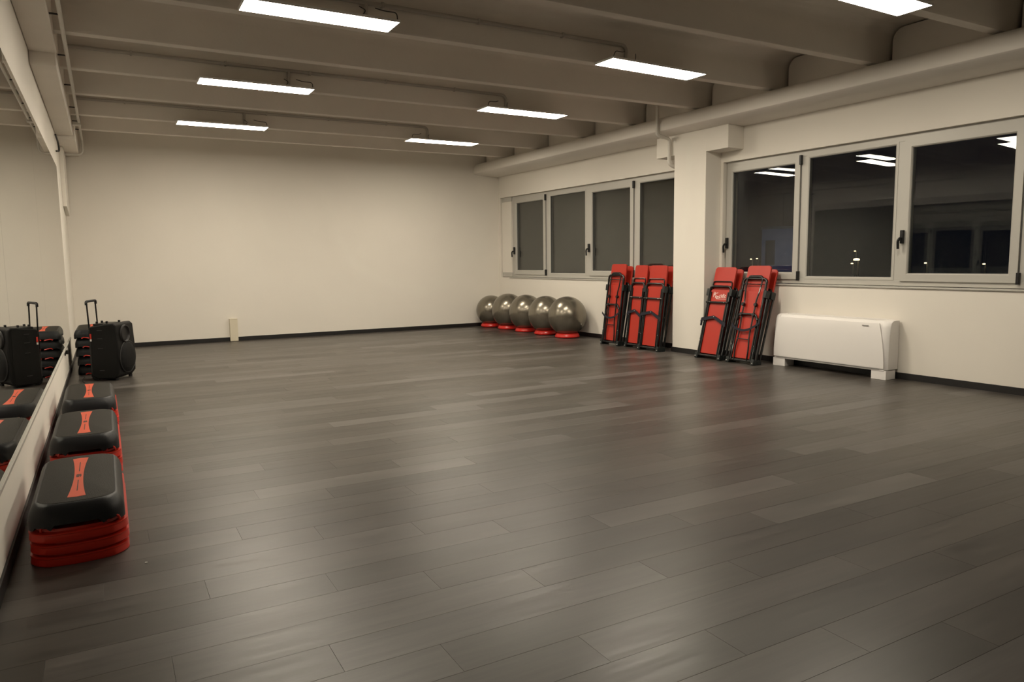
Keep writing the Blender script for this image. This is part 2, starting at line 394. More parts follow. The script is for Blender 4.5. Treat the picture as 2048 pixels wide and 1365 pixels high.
tilts = {7.57: ((.084, .0082, 0.0), (.108, -.0001, -.0108)), 6.33: ((.084, .0120, .0128), (.110, .0025, .0151)), 5.00: ((.086, .0142, .024), (.112, .0053, .0268)),
         13.42: ((.084, 0, 0), (.108, 0, 0)), 12.17: ((.084, 0, 0), (.108, 0, 0)), 10.82: ((.084, 0, 0), (.108, 0, 0)), 9.55: ((.084, 0, 0), (.108, 0, 0))}
def make_window(name, label, panels, u_hi, u_lo, hmap, blind=False):
    """panels: list of (u_hi_glass, u_lo_glass, kind). local frame of the wall; X = outwards"""
    root = thing(name, label, 'window', mtx=WALLM); root['kind'] = 'structure'
    fr = MB(); x0, x1 = .062, .135
    zt, zb = HEAD, SILL+.012
    # outer frame members
    fr.box(x0, x1, u_lo, u_hi, zb, 1.125); fr.box(x0, x1, u_lo, u_hi, 2.672, zt); fr.box(x0, x1, u_hi-.052, u_hi, 1.125, 2.672); fr.box(x0, x1, u_lo, u_lo+.05, 1.125, 2.672)
    f = fr.build('frame', 'alu', root, bevel=.003)
    for (a, b_) in zip(panels[:-1], panels[1:]):
        lo_a = a[1]; hi_b = b_[0]
        box(x0, x1, hi_b+.018, lo_a-.018, 1.125, 2.672).build('mullion', 'alu', root, bevel=.003)
    for (gh, gl, kind) in panels:
        if kind == 's':
            z0, z1 = 1.20, 2.598; t = .088
            u0, u1 = gl-t, gh+t; Z0, Z1 = z0-t, z1+t*.93
            ms = mitred(.040, .100, u0, u1, Z0, Z1, t)
            sash = None
            for k, m_ in enumerate(ms):
                q = m_.build('sash_member', 'alu', root)
                if k == 0: sash = q
            # hinges at the near side, handle at the far side
            for hz in (Z0+.045, Z1-.05):
                box(.022, .06, u0-.024, u0+.006, hz-.06, hz+.06).build('hinge', 'black', root, bevel=.004)
            box(.0585, .0625, u0-.010, u0+.0, Z0+.1, Z1-.1).build('sash_gap', 'rubber', root)
            hb = thing_part('handle', root); hb.location = (.040, 0, 0)
            handle(hb, gh+t-.012 if False else gh+.062, 1.60)
        else:
            z0, z1 = 1.152, 2.642
            for m_ in mitred(.058, .100, gl-.035, gh+.035, z0-.035, z1+.035, .035, .008): m_.build('glazing_bead', 'alu', root)
        # gasket line, then the two panes of the unit
        for k, (xx, rx, rz) in enumerate(tilts.get(round(gh, 2), ((.084, .008, .0), (.108, .000, -.006)))):
            p = box(-.002, .002, -(gh-gl)/2-.002, (gh-gl)/2+.002, -(z1-z0)/2-.002, (z1-z0)/2+.002).build('pane', 'glass', root)
            p.location = (xx, (gh+gl)/2, (z0+z1)/2); p.rotation_euler = (0, rx, rz)
        g = MB(); frame_rect(g, .068, .112, gl-.001, gh+.001, z0-.001, z1+.001, .007); g.build('gasket', 'rubber', root)
    if blind:
        b_ = MB(); 
        b_.box(.150, .154, u_lo-.1, u_hi, zb+.0, zt)
        b_.build('roller_blind', 'blind', root)
    # thin stone ledge under the frame
    box(-.018, .062, u_lo-.02, u_hi+.03, SILL-.014, SILL+.006).build('ledge', 'alu', root, bevel=.003)
    return root
def thing_part(name, parent):
    o = bpy.data.objects.new(name, None); C.objects.link(o); o.parent = parent; o.empty_display_size = .05; return o
w1 = make_window('window_1', 'far four-part aluminium window with dark roller blinds behind the glass', [(13.42, 12.41, 's'), (12.17, 11.05, 'f'), (10.82, 9.78, 's'), (9.55, 8.44, 'f')], 13.60, 8.30, {}, True)
# white infill between the last window post and the end wall
box(.03, .10, 13.60, 13.985, SILL+.105, 2.645).build('infill_panel', 'wall', w1)
box(.035, .115, 13.60, 13.985, SILL+.012, SILL+.105).build('frame_end', 'alu', w1, bevel=.003)
box(.035, .115, 13.60, 13.985, 2.645, HEAD).build('frame_end', 'alu', w1, bevel=.003)
w2 = make_window('window_2', 'near aluminium window showing black night and lamp reflections', [(7.57, 6.54, 's'), (6.33, 5.20, 'f'), (5.00, 3.965, 's'), (3.75, 2.60, 'f')], 7.685, 2.47, {})

# ================================================================= MIRROR
mr = thing('wall_mirror', 'long wall mirror fixed along the left wall', 'mirror', mtx=Matrix.Translation((XL, 0, 0)))
edges = [11.70, 7.50, 4.80, 2.10, -0.60, -2.4]
for a, b_ in zip(edges[:-1], edges[1:]):
    box(0.001, .006, b_+.0015, a-.0015, .425, 2.745).build('mirror_sheet', 'mirror', mr)
box(0.001, .016, -2.4, 11.70, .405, .425).build('bottom_rail', 'alu', mr, bevel=.002)

# ================================================================= CEILING LIGHTS
def light(x0, x1, yc, label, cable_side, rot=0.0):
    zc = 3.425
    r = thing('ceiling_light', label, 'ceiling light', 'rectangular panel lights under the ceiling ribs', Matrix.Translation(((x0+x1)/2, yc, zc)) @ Matrix.Rotation(rot, 4, 'Z'))
    L, W = (x1-x0)/2, .155
    fr = MB(); fr.box(-L, L, -W, W, .004, .016)
    for a in ((-L, L, -W, -W+.008), (-L, L, W-.008, W), (-L, -L+.008, -W+.008, W-.008), (L-.008, L, -W+.008, W-.008)): fr.box(*a, -.004, .004)
    fr.build('frame', 'white', r)
    box(-L+.008, L-.008, -W+.008, W-.008, -.003, .0035).build('diffuser', 'led', r)
    s_ = 1 if cable_side == 'r' else -1
    MB().tube(fillet([(s_*(L-.02), -W+.02, .016), (s_*(L-.03), -W+.0, .07), (s_*(L-.14), -W+.02, .075), (s_*(L-.20), -W+.06, .10)], .03, 4), .0045, 6).build('cable', 'cable', r, smooth=True)
    MB().tube(fillet([(s_*(L-.32), -W+.03, .02), (s_*(L-.30), -W+.0, .05), (s_*(L-.34), -W+.05, .09)], .02, 4), .004, 6).build('cable', 'cable', r, smooth=True)
    for k in (-.35, .35): MB().box(k-.02, k+.02, -.02, .02, .016, .05).build('bracket', 'white', r)
    return r
LROWS = {'L1': (1.07, 2.33, 6.20, 'ceiling panel light cut by the top edge, left of centre', 'r', 0),
 'L2': (1.04, 2.29, 8.91, 'middle ceiling panel light of the left row', 'r', 0),
 'L3': (1.04, 2.28, 11.60, 'ceiling panel light farthest back in the left row', 'r', 0),
 'R0': (4.70, 6.02, 3.83, 'ceiling panel light cut by the top edge near the right corner', 'l', .03),
 'R1': (4.61, 5.95, 6.30, 'largest whole ceiling panel light, right of centre', 'l', .05),
 'R2': (4.54, 5.83, 8.90, 'middle ceiling panel light of the right row', 'l', .02),
 'R3': (4.55, 5.80, 11.63, 'ceiling panel light farthest back in the right row', 'l', 0)}
for k, a in LROWS.items(): light(*a)
# conduits along the ribs that carry the lamps
def conduit(rib, xa, xd1, xd2, label):
    t = thing('conduit', label, 'conduit', 'conduits along the ceiling ribs')
    y = rib-.052; z = 3.66
    MB().tube(fillet([(xa, y, z), (xd2, y, z), (xd2, rib-.012, 3.475)], .09, 6), .019, 10).build('pipe_run', 'conduit', t, smooth=True)
    if xd1 is not None: MB().tube([(xd1, y, z), (xd1, rib-.012, 3.475)], .019, 10).build('pipe_drop', 'conduit', t, smooth=True)
    x = xa+.6; 
    while x < xd2-.2:
        box(x-.010, x+.010, y-.022, rib-.02, z-.023, z+.023).build('clip', 'conduit', t); x += .95
conduit(11.72, -.2, 1.98, 4.93, 'grey conduit along the rib of the farthest two lights')
conduit(9.05, -.2, 2.05, 4.98, 'grey conduit along the rib of the middle two lights')
conduit(6.45, -.2, 2.15, 5.02, 'grey conduit along the rib of the nearest left light')
conduit(3.87, -.2, None, 5.05, 'grey conduit along the rib of the light in the right corner')

# ================================================================= PIPES
t = thing('drain_pipe', 'cream pipe dropping from the ceiling over the casing onto the pillar', 'pipe', mtx=WALLM)
MB().tube([(-.615, 8.40, 3.829), (-.615, 8.40, 3.27)], .024, 12).build('upper_pipe', 'pipe', t, smooth=True)
MB().tube(fillet([(-.615, 8.40, 3.29), (-.615, 8.40, 3.185), (-.50, 8.41, 3.165)], .05, 6), .028, 12).build('elbow', 'pipe', t, smooth=True)
MB().tube(fillet([(-.52, 8.41, 3.168), (-.345, 8.435, 3.155), (-.345, 8.435, 2.90)], .05, 6), .024, 12).build('lower_pipe', 'pipe', t, smooth=True)
MB().tube(fillet([(-.345, 8.435, 2.93), (-.345, 8.435, 2.79), (-.24, 8.40, 2.74)], .05, 6), .028, 12).build('elbow', 'pipe', t, smooth=True)
# cable pipe beside the edge beam, with its clips and the loop round the beam end
t = thing('cable_pipe', 'thin cream pipe clipped beside the edge beam, looping under its end', 'pipe')
MB().tube(fillet([(-.175, -2.5, 3.40), (-.175, 12.9, 3.40), (-.175, 13.6, 3.40), (-.175, 13.62, 3.16), (-.44, 13.62, 3.16), (-.44, 13.62, 3.18)], .09, 6), .017, 10).build('pipe_run', 'pipe', t, smooth=True)
for y in (5.2, 6.1, 7.0, 8.3, 9.6, 10.9, 11.9, 12.6):
    box(-.252, -.18, y-.006, y+.006, 3.388, 3.40).build('clip', 'cable', t)
box(-.255, -.15, 12.0, 12.12, 3.36, 3.50).build('junction_box', 'pipe', t, bevel=.005)
o = MB().tube(fillet([(XL+.02, 11.75, 3.17), (XL+.03, 12.1, 3.13), (XL+.035, 12.25, 3.02), (XL+.005, 11.95, 2.98)], .09, 5), .012, 8).build('cable_hook', 'cable', smooth=True)
tag(o, 'short dark bent cable on the wall above the mirror end', 'cable')
# beige box on the end wall
t = thing('conduit_box', 'small beige cable box standing at the foot of the end wall', 'cable box', mtx=Matrix.Translation((2.0, YB, 0)))
box(-.068, .068, -.075, 0, .004, .40).build('cover', 'boxbeige', t, bevel=.004)
box(-.070, .070, -.078, 0, .40, .412).build('cap', 'boxbeige', t, bevel=.003)

# ================================================================= GYM BALLS
def ball(x, y, r, label, dz=0.0):
    rg = MB().lathe([(.120, .004), (.205, .004), (.222, .014), (.226, .032), (.218, .040), (.214, .060), (.196, .082), (.180, .086), (.150, .070), (.120, .050)], 40).build('ball_ring', 'ring', smooth=True)
    rg.location = (x, y, 0)
    r0, z0 = .165, .080
    cz = z0 + math.sqrt(r*r-r0*r0) + .002
    t = thing('gym_ball', label, 'exercise ball', 'silver exercise balls on rings', Matrix.Translation((x, y, cz)))
    MB().sphere((0, 0, 0), r, 56, 36).build('ball_skin', 'ball', t, smooth=True)
    v = MB().lathe([(.009, r-.004), (.009, r+.0015), (.004, r+.003)], 12).build('valve', 'valve', t, smooth=True)
    v.rotation_euler = (math.radians(118), math.radians(-35), 0) if dz == 0 else (math.radians(118), math.radians(-35), dz)
    return rg
BL = [(7.275, 10.98, .352, 'nearest silver exercise ball, standing beside the red benches', 'red ring under the nearest silver ball'),
      (7.262, 11.69, .345, 'second silver exercise ball counted from the red benches', 'red ring under the second ball from the benches'),
      (7.235, 12.385, .345, 'middle silver exercise ball of the row of five', 'red ring under the middle silver ball'),
      (7.215, 13.078, .345, 'fourth silver exercise ball counted from the red benches', 'red ring under the fourth ball from the benches'),
      (7.165, 13.745, .318, 'silver exercise ball in the corner, farthest of the row', 'red ring under the farthest corner ball')]
for i, (x, y, r, la, lr) in enumerate(BL):
    g = ball(x, y, r, la, i*.9); tag(g, lr, 'ball ring', 'red ball rings')

# ================================================================= FAN COIL
t = thing('fan_coil', 'white fan coil heater standing on two feet under the near window', 'heater', mtx=WALLM)
U0, U1 = 5.02, 6.575
def fprof(d=0.0, dz=0.0):
    return [(-.02, .115), (-.235-d, .115), (-.243-d, .16), (-.245-d, .30), (-.238-d, .48), (-.222-d, .60), (-.205-d, .645), (-.175, .668+dz), (-.12, .675+dz), (-.02, .675+dz)]
MB().prism(fprof(-.012), U0+.075, U1-.075, 'y').build('body', 'fan', t, bevel=.003)
# front panel: wider at the bottom than at the top
def panel():
    m = MB(); z = [.128, .20, .32, .44, .54, .60, .640]; x = [-.246, -.249, -.250, -.246, -.238, -.230, -.220]
    n = len(z); vs = []
    for zz, xx in zip(z, x):
        k = .115 - .085*(1-((zz-.128)/.512)**2.2)
        for off in (0, .012): vs += [(xx+off, U0+k, zz), (xx+off, U1-k*.72, zz)]
    fs = []
    for i in range(n-1):
        a = i*4; b_ = a+4
        fs += [(a, a+1, b_+1, b_), (a+2, b_+2, b_+3, a+3), (a, b_, b_+2, a+2), (a+1, a+3, b_+3, b_+1)]
    fs += [(0, 2, 3, 1), ((n-1)*4, (n-1)*4+1, (n-1)*4+3, (n-1)*4+2)]
    return m.add(vs, fs)
panel().build('front_panel', 'fan', t, bevel=.002)
for a, b_ in ((U0, U0+.078), (U1-.078, U1)):
    inner = b_ if a == U0 else a; outer = a if a == U0 else b_
    m = MB(); rings = []
    for q, d in ((0.0, .0), (.35, -.004), (.75, -.016), (1.0, -.034)):
        u = inner + (outer-inner)*q
        rings.append([(px if i in (0, 9) else px-d*(1 if i < 8 else .4), u, pz - (0.006*q if i >= 7 else 0)) for i, (px, pz) in enumerate(fprof(-.004))])
    m.loft(rings); m.build('end_cheek', 'fan', t, smooth=True)
box(-.238, -.02, U0+.03, U1-.03, .102, .116).build('base_strip', 'fan', t, bevel=.002)
box(-.2475, -.243, U0+.08, U1-.05, .119, .1255).build('panel_gap', 'fanedge', t)
for a, b_ in ((U0+.005, U0+.185), (U1-.185, U1-.003)):
    box(-.232, -.05, a, b_, 0, .104).build('foot', 'fan', t, bevel=.004)
g = MB()
for k in range(9): g.box(-.145+k*.012, -.140+k*.012, U0+.14, U1-.14, .675, .679)
g.build('air_grille', 'fan', t)
box(-.2405, -.234, U0+.235, U0+.315, .603, .611).build('maker_label', 'fanedge', t)

# ================================================================= STEP PLATFORMS
def sring(hx, hy, z, n=96, r=.075, zf=None, bow=.030):
    """rounded rectangle ring with bowed short ends; always the same point count"""
    k = n//4; pts = []
    r = min(r, hx*.9)
    corners = [(hx-r, hy-bow-r, 0), (-hx+r, hy-bow-r, 90), (-hx+r, -hy+bow+r, 180), (hx-r, -hy+bow+r, 270)]
    m = 10
    for ci, (cx, cy, a0) in enumerate(corners):
        q = [(cx+r*math.cos(math.radians(a0+90*i/m)), cy+r*math.sin(math.radians(a0+90*i/m))) for i in range(m+1)]
        nx = corners[(ci+1) % 4]; a1 = math.radians(nx[2]); e = (nx[0]+r*math.cos(a1), nx[1]+r*math.sin(a1))
        nn = k-m-1
        for i in range(1, nn+1):
            t = i/(nn+1); q.append((q[m][0]*(1-t)+e[0]*t, q[m][1]*(1-t)+e[1]*t))
        pts += q
    out = []
    for x, y in pts:
        f = max(0.0, (abs(y)-(hy-bow)*.75)/((hy-bow)*.25))
        y2 = y + math.copysign(bow*f*(1-(x/hx)**2), y)
        out.append((x, y2, z if zf is None else zf(x/hx, y2/hy)))
    return out
def skirt(h, depth):
    def f(x, y):
        z = 0.0
        if abs(x) < .50 and abs(y) > .8: z = depth*.8          # arch in the short end
        elif .62 < abs(x) < .86 and abs(y) > .7: z = depth*.55
        if abs(y) < .34 and abs(x) > .7: z = depth             # arch in the long side
        return h + z
    return f
PH = .115      # platform height
def step_platform(label, group, mtx, red_clips=False):
    r = thing('step_platform', label, 'step', group, mtx)
    HX, HY = .203, .528
    rings = [sring(HX-.012, HY-.012, 0, zf=skirt(.006, .030)), sring(HX, HY, 0, zf=skirt(0, .030)), sring(HX-.001, HY-.002, .045), sring(HX-.005, HY-.008, .068), sring(HX-.014, HY-.020, .090), sring(HX-.023, HY-.032, PH-.010),
             sring(HX-.029, HY-.040, PH-.003), sring(HX-.036, HY-.048, PH), sring(HX-.041, HY-.054, PH-.001)]
    MB().loft(rings).build('deck', 'stepgrey', r, smooth=True)
    MB().loft([sring(HX-.041, HY-.054, PH-.004, r=.06), sring(HX-.041, HY-.054, PH+.0005, r=.06), sring(HX-.044, HY-.058, PH+.0018, r=.058)]).build('rubber_mat', 'mat', r, smooth=True)
    # orange hourglass strip with dark print
    m = 14; hl = .40
    left = []; right = []
    for i in range(m+1):
        y = -hl + 2*hl*i/m; wd = .021 + .018*abs(y/hl)**2
        left.append((-wd, y)); right.append((wd, y))
    poly = right + [(0, hl+.008)] + left[::-1] + [(0, -hl+.008 - .016)]
    s_ = MB().prism(poly, PH+.0018, PH+.0026, 'z').build('orange_strip', 'orange', r)
    pr = MB()
    for y0, y1 in ((.09, .30), (-.30, -.09)): pr.box(-.0022, .0022, y0, y1, PH+.0026, PH+.0030)
    pr.box(-.011, .011, .012, .030, PH+.0026, PH+.003); pr.box(-.013, .013, -.008, .008, PH+.0026, PH+.003); pr.box(-.011, .003, -.032, -.012, PH+.0026, PH+.003); pr.box(.006, .011, -.032, -.012, PH+.0026, PH+.003)
    pr.build('print', 'print', s_)
    if red_clips:
        for sx in (-.075, .05):
            MB().tube(fillet([(sx-.04, -HY+.004, .004), (sx-.02, -HY+.002, .02), (sx+.02, -HY+.002, .012), (sx+.05, -HY+.004, .004)], .012, 3), .007, 6).build('red_clip', 'riser', r, smooth=True)
    return r
RH = .057
def step_riser(label, group, mtx, lugs=False):
    r = thing('step_riser', label, 'riser', group, mtx)
    q = dict(r=.085, bow=.040)
    rings = [sring(.176, .50, 0, **q), sring(.206, .534, 0.0, **q), sring(.209, .537, .006, **q), sring(.206, .534, .034, **q), sring(.2085, .5365, .037, **q), sring(.2085, .5365, .043, **q), sring(.180, .508, .0445, **q), sring(.178, .506, RH, **q), sring(.10, .40, RH, **q)]
    MB().loft(rings).build('riser_ring', 'riser', r, smooth=True)
    if lugs:
        for sx in (-.128, .148):
            for sy in (-1, 1):
                m = MB().tube([(sx+.026*math.cos(math.radians(a)), sy*.492, RH-.004+.030*math.sin(math.radians(a))) for a in range(0, 181, 20)], .006, 6)
                m.build('lug', 'riser', r, smooth=True)
    return r
G1, G2 = 'step platforms along the mirror wall', 'red step risers'
XS = -.185
stacks = [(4.43, .000, 'nearest'), (5.98, .0, 'second'), (7.50, .01, 'third')]
pl_lab = {'nearest': 'largest and nearest charcoal step platform, on three red risers', 'second': 'charcoal step platform on the second stack from the camera', 'third': 'charcoal step platform on the third stack, beside the black speaker'}
rz = {'nearest': .0, 'second': .0, 'third': .0}
st_lab = {'nearest': 'nearest step stack', 'second': 'second step stack', 'third': 'third step stack by the speaker'}
for y, rot, key in stacks:
    for k, lv in enumerate(('bottom', 'middle', 'top')):
        mtx = Matrix.Translation((XS + (.003 if k == 1 else 0), y, k*RH)) @ Matrix.Rotation(rot + random.uniform(-.006, .006), 4, 'Z')
        step_riser(f'{lv} red plastic riser of the {st_lab[key]}', G2, mtx, lv == 'top')
    step_platform(pl_lab[key], G1, Matrix.Translation((XS-.004, y, 3*RH+.0005)) @ Matrix.Rotation(rot, 4, 'Z'))
for k, lv in enumerate(('lowest', 'second from below', 'middle', 'second from above', 'topmost')):
    step_platform(f'{lv} charcoal step platform in the tall stack behind the speaker', G1, Matrix.Translation((XS+random.uniform(-.006, .006), 11.35, k*(PH+.0022))) @ Matrix.Rotation(random.uniform(-.012, .012), 4, 'Z'), True)

# ================================================================= TROLLEY SPEAKER
ang = math.radians(27)
# local: X = towards the front baffle, Y = to the right of the front (width), Z up
ax = Vector((math.cos(ang), -math.sin(ang), 0)); ay = Vector((math.sin(ang), math.cos(ang), 0))
C0 = Vector((.075, 10.02, 0))            # corner of side and front nearest the camera
sm = Matrix(((ax.x, ay.x, 0, C0.x), (ax.y, ay.y, 0, C0.y), (0, 0, 1, 0), (0, 0, 0, 1)))
sp = thing('trolley_speaker', 'black portable trolley loudspeaker with raised handle beside the mirror', 'loudspeaker', mtx=sm)
D, Wd = .325, .44
body = [(-D, .085), (-D, .66), (-D+.03, .672), (-.10, .700), (-.03, .705), (0, .67), (.015, .40), (.002, .085), (-.05, .022), (-D+.06, .022), (-D+.02, .05)]
MB().prism(body, .0, Wd, 'y').build('cabinet', 'blacksatin', sp, bevel=.02, seg=3)
# horn flare and woofer grille on the front
def disc_ring(y, z, r0, r1, d0, d1): return MB().lathe([(r1, d0), (r0, d0+.02), (r0*.92, d0+.022), (r1*.60, d1), (.01, d1)], 32, Matrix.Translation((.012, y, z)) @ Matrix.Rotation(math.radians(90), 4, 'Y'))
disc_ring(Wd*.42, .565, .105, .112, -.002, -.05).build('horn', 'cone', sp, smooth=True)
MB().lathe([(.195, -.01), (.19, .012), (.165, .030), (.10, .042), (.01, .046)], 40, Matrix.Translation((.008, Wd/2, .275)) @ Matrix.Rotation(math.radians(90), 4, 'Y')).build('woofer_grille', 'grille', sp, smooth=True)
MB().lathe([(.200, -.01), (.202, .014), (.194, .018), (.188, .008)], 40, Matrix.Translation((.006, Wd/2, .275)) @ Matrix.Rotation(math.radians(90), 4, 'Y')).build('woofer_rim', 'cone', sp, smooth=True)
box(-.30, -.12, .06, Wd-.06, .672, .70).build('control_panel', 'black', sp, bevel=.006)
for x, y in ((-.27, .10), (-.27, .22), (-.16, .12), (-.10, .30)):
    MB().lathe([(.014, .69), (.014, .722), (.010, .726)], 14, Matrix.Translation((x, y, 0))).build('knob', 'black', sp, smooth=True)
# telescopic handle at the back
for y in (.045, .145+.10):
    MB().tube([(-D-.012, y, .05), (-D-.012, y, .62)], .013, 8).build('handle_sleeve', 'black', sp, smooth=True)
    MB().tube([(-D-.012, y, .60), (-D-.022, y, .95)], .009, 8).build('handle_rod', 'tube', sp, smooth=True)
MB().tube(fillet([(-D-.022, .035, .93), (-D-.023, .035, .972), (-D-.023, .255, .978), (-D-.022, .255, .935)], .02, 4), .015, 10).build('handle_grip', 'black', sp, smooth=True)
for z in (.62, .52, .40, .13):
    box(-.225, -.165, -.006, .001, z-.004, z+.004).build('side_rib', 'cone', sp, bevel=.002)
box(-D+.012, -D+.030, -.004, .002, .52, .58).build('red_tag', 'riser', sp)
box(-D+.012, -D+.030, -.004, .002, .49, .515).build('white_tag', 'valve', sp)
for y in (.06, Wd-.06):
    MB().lathe([(.048, -.02), (.05, -.012), (.05, .012), (.048, .02)], 20, Matrix.Translation((-D+.03, y, .05)) @ Matrix.Rotation(math.radians(90), 4, 'X')).build('wheel', 'black', sp, smooth=True)
for y in (.05, Wd-.05): MB().lathe([(.022, 0), (.022, .03)], 12, Matrix.Translation((-.05, y, 0))).build('rubber_foot', 'black', sp, smooth=True)
# black power cable on the floor behind the steps
o = MB().tube(fillet([(-.30, 10.6, .006), (-.33, 10.2, .006), (-.22, 9.75, .006), (-.30, 9.3, .006), (-.40, 8.7, .006)], .3, 5), .005, 6).build('power_cable', 'cable', smooth=True)
tag(o, 'thin black power cable on the floor beside the speaker', 'cable')

# ================================================================= FOLDED BENCHES
# local: X = right as seen from the room, Z = up along the bench, Y = towards the wall
def bmtx(u, off, lean):
    base = WALLM @ Matrix.Translation((-off, u, 0)) @ Matrix.Rotation(math.radians(-90), 4, 'Z')
    return base @ Matrix.Rotation(-lean, 4, 'X')
def rounded_board(hw, t0, t1, rb, rtp, y0, y1, mtx=None):
    pl = arc(hw-rtp, t1-rtp, rtp, 0, 90, 5) + arc(-hw+rtp, t1-rtp, rtp, 90, 180, 5) + arc(-hw+rb, t0+rb, rb, 180, 270, 3) + arc(hw-rb, t0+rb, rb, 270, 360, 3)
    return MB().prism(pl, y0, y1, 'y', mtx)
def half(root, typ, rear, mx):
    """one half of the folded bench; mx places it in the bench frame"""
    hw = .178
    top = 1.315 if typ == 'A' else 1.335
    q = rounded_board(.168, .075, .985, .012, .02, -.012, .012); q.build('main_board', 'red', root, bevel=.004, mtx=mx)
    q = rounded_board(.188, .90, top, .02, .045, .014, .042); q.build('head_board', 'red', root, bevel=.005, mtx=mx)
    RL = 1.03 if typ == 'A' else 1.15
    fr = MB().tube(fillet([(-.190, -.016, .03), (-.186, -.016, RL), (.186, -.016, RL), (.190, -.016, .03)], .055, 6), .0165, 10)
    fr.build('outer_frame', 'tube', root, smooth=True, mtx=mx)
    MB().tube([(-.215, -.008, .048), (.215, -.008, .048)], .017, 10).build('bottom_bar', 'tube', root, smooth=True, mtx=mx)
    for s_ in (-1, 1):
        MB().tube([(s_*.218, .020, .03), (s_*.214, .020, .97)], .0145, 8).build('side_rail', 'tube', root, smooth=True, mtx=mx)
        MB().tube([(s_*.160, -.020, .05), (s_*.156, -.020, .95 if typ == 'A' else .62)], .0115, 8).build('inner_rail', 'tube', root, smooth=True, mtx=mx)
        box(s_*.207-.027, s_*.207+.027, -.034, .045, .0, .078).build('foot_cap', 'clamp', root, bevel=.006, mtx=mx)
        box(s_*.203-.026, s_*.203+.026, -.036, .042, .895, .995).build('clamp', 'clamp', root, bevel=.006, mtx=mx)
        MB().sphere((s_*.215, -.036, .024), .0085, 10, 6).build('bolt', 'bolt', root, smooth=True, mtx=mx)
        for tz in (.25, .52): MB().sphere((s_*.188, -.033, tz), .005, 8, 5).build('rivet', 'bolt', root, smooth=True, mtx=mx)
    if rear: return
    if typ == 'A':
        MB().tube(fillet([(-.17, .004, 1.0), (-.17, .004, 1.105), (.17, .004, 1.105), (.17, .004, 1.0)], .04, 5), .0095, 8).build('thin_loop', 'tube', root, smooth=True, mtx=mx)
        MB().tube([(-.20, -.034, .80), (.20, -.034, .80)], .0155, 10).build('crossbar', 'tube', root, smooth=True, mtx=mx)
        for s_ in (-1, 1): MB().sphere((s_*.13, -.050, .80), .006, 8, 5).build('rivet', 'bolt', root, smooth=True, mtx=mx)
        sb = MB().prism([(-.235, .515), (-.225, .570), (0, .612), (.225, .520), (.235, .465), (.22, .468), (.0, .570), (-.22, .522)], -.046, -.041, 'y'); sb.build('strap', 'strap', root, mtx=mx)
        MB().sphere((0, -.047, .592), .008, 10, 6).build('strap_stud', 'bolt', root, smooth=True, mtx=mx)
        box(-.245, -.222, -.03, -.01, .46, .56).build('strap_buckle', 'strap', root, bevel=.004, mtx=mx)
    else:
        MB().tube(fillet([(-.115, -.012, RL-.004), (-.09, -.020, RL+.028), (.09, -.020, RL+.028), (.115, -.012, RL-.004)], .03, 5), .020, 10).build('grip', 'black', root, smooth=True, mtx=mx)
        MB().tube([(-.20, -.022, 1.075), (.20, -.022, 1.075)], .007, 8).build('thin_bar', 'tube', root, smooth=True, mtx=mx)
        for s_ in (-1, 1):
            MB().tube(fillet([(s_*.125, -.026, RL-.005), (s_*.118, -.034, .98), (s_*.095, -.040, .86), (s_*.095, -.040, .66)], .08, 5), .0098, 8).build('inner_rod', 'tube', root, smooth=True, mtx=mx)
            MB().tube(fillet([(s_*.095, -.040, .68), (s_*.088, -.038, .36), (s_*.112, -.034, .22), (s_*.105, -.022, .045)], .08, 5), .0098, 8).build('inner_rod', 'tube', root, smooth=True, mtx=mx)
            for tz in (.66, .795): MB().lathe([(.021, -.020), (.025, -.012), (.025, .012), (.021, .020)], 14, Matrix.Translation((s_*.103, -.044, tz)) @ Matrix.Rotation(math.radians(90), 4, 'X')).build('knob', 'black', root, smooth=True, mtx=mx)
            box(s_*.19-.016, s_*.19+.016, -.030, .0, .17, .235).build('clamp', 'clamp', root, bevel=.004, mtx=mx)
        MB().tube(fillet([(-.165, -.036, .58), (-.135, -.044, .665), (.135, -.044, .665), (.165, -.036, .60)], .03, 4), .0145, 10).build('crossbar', 'tube', root, smooth=True, mtx=mx)
        MB().tube([(-.090, -.038, .33), (.090, -.038, .33)], .0075, 8).build('thin_bar', 'tube', root, smooth=True, mtx=mx)
        sb = MB(); pts = [(-.23, .52), (-.17, .475), (-.08, .445), (.0, .442), (.08, .462), (.16, .51), (.23, .56)]
        sb.prism([(a, z+.016) for a, z in pts] + [(a, z-.016) for a, z in pts[::-1]], -.056, -.052, 'y'); sb.build('strap', 'strap', root, mtx=mx)
def text_mesh(body, size):
    cu = bpy.data.curves.new('lettering', 'FONT'); cu.body = body; cu.size = size; cu.align_x = 'CENTER'; cu.extrude = 0.0006
    ob = bpy.data.objects.new('tmp', cu); C.objects.link(ob)
    dg = bpy.context.evaluated_depsgraph_get(); me = bpy.data.meshes.new_from_object(ob.evaluated_get(dg))
    bpy.data.objects.remove(ob); return me
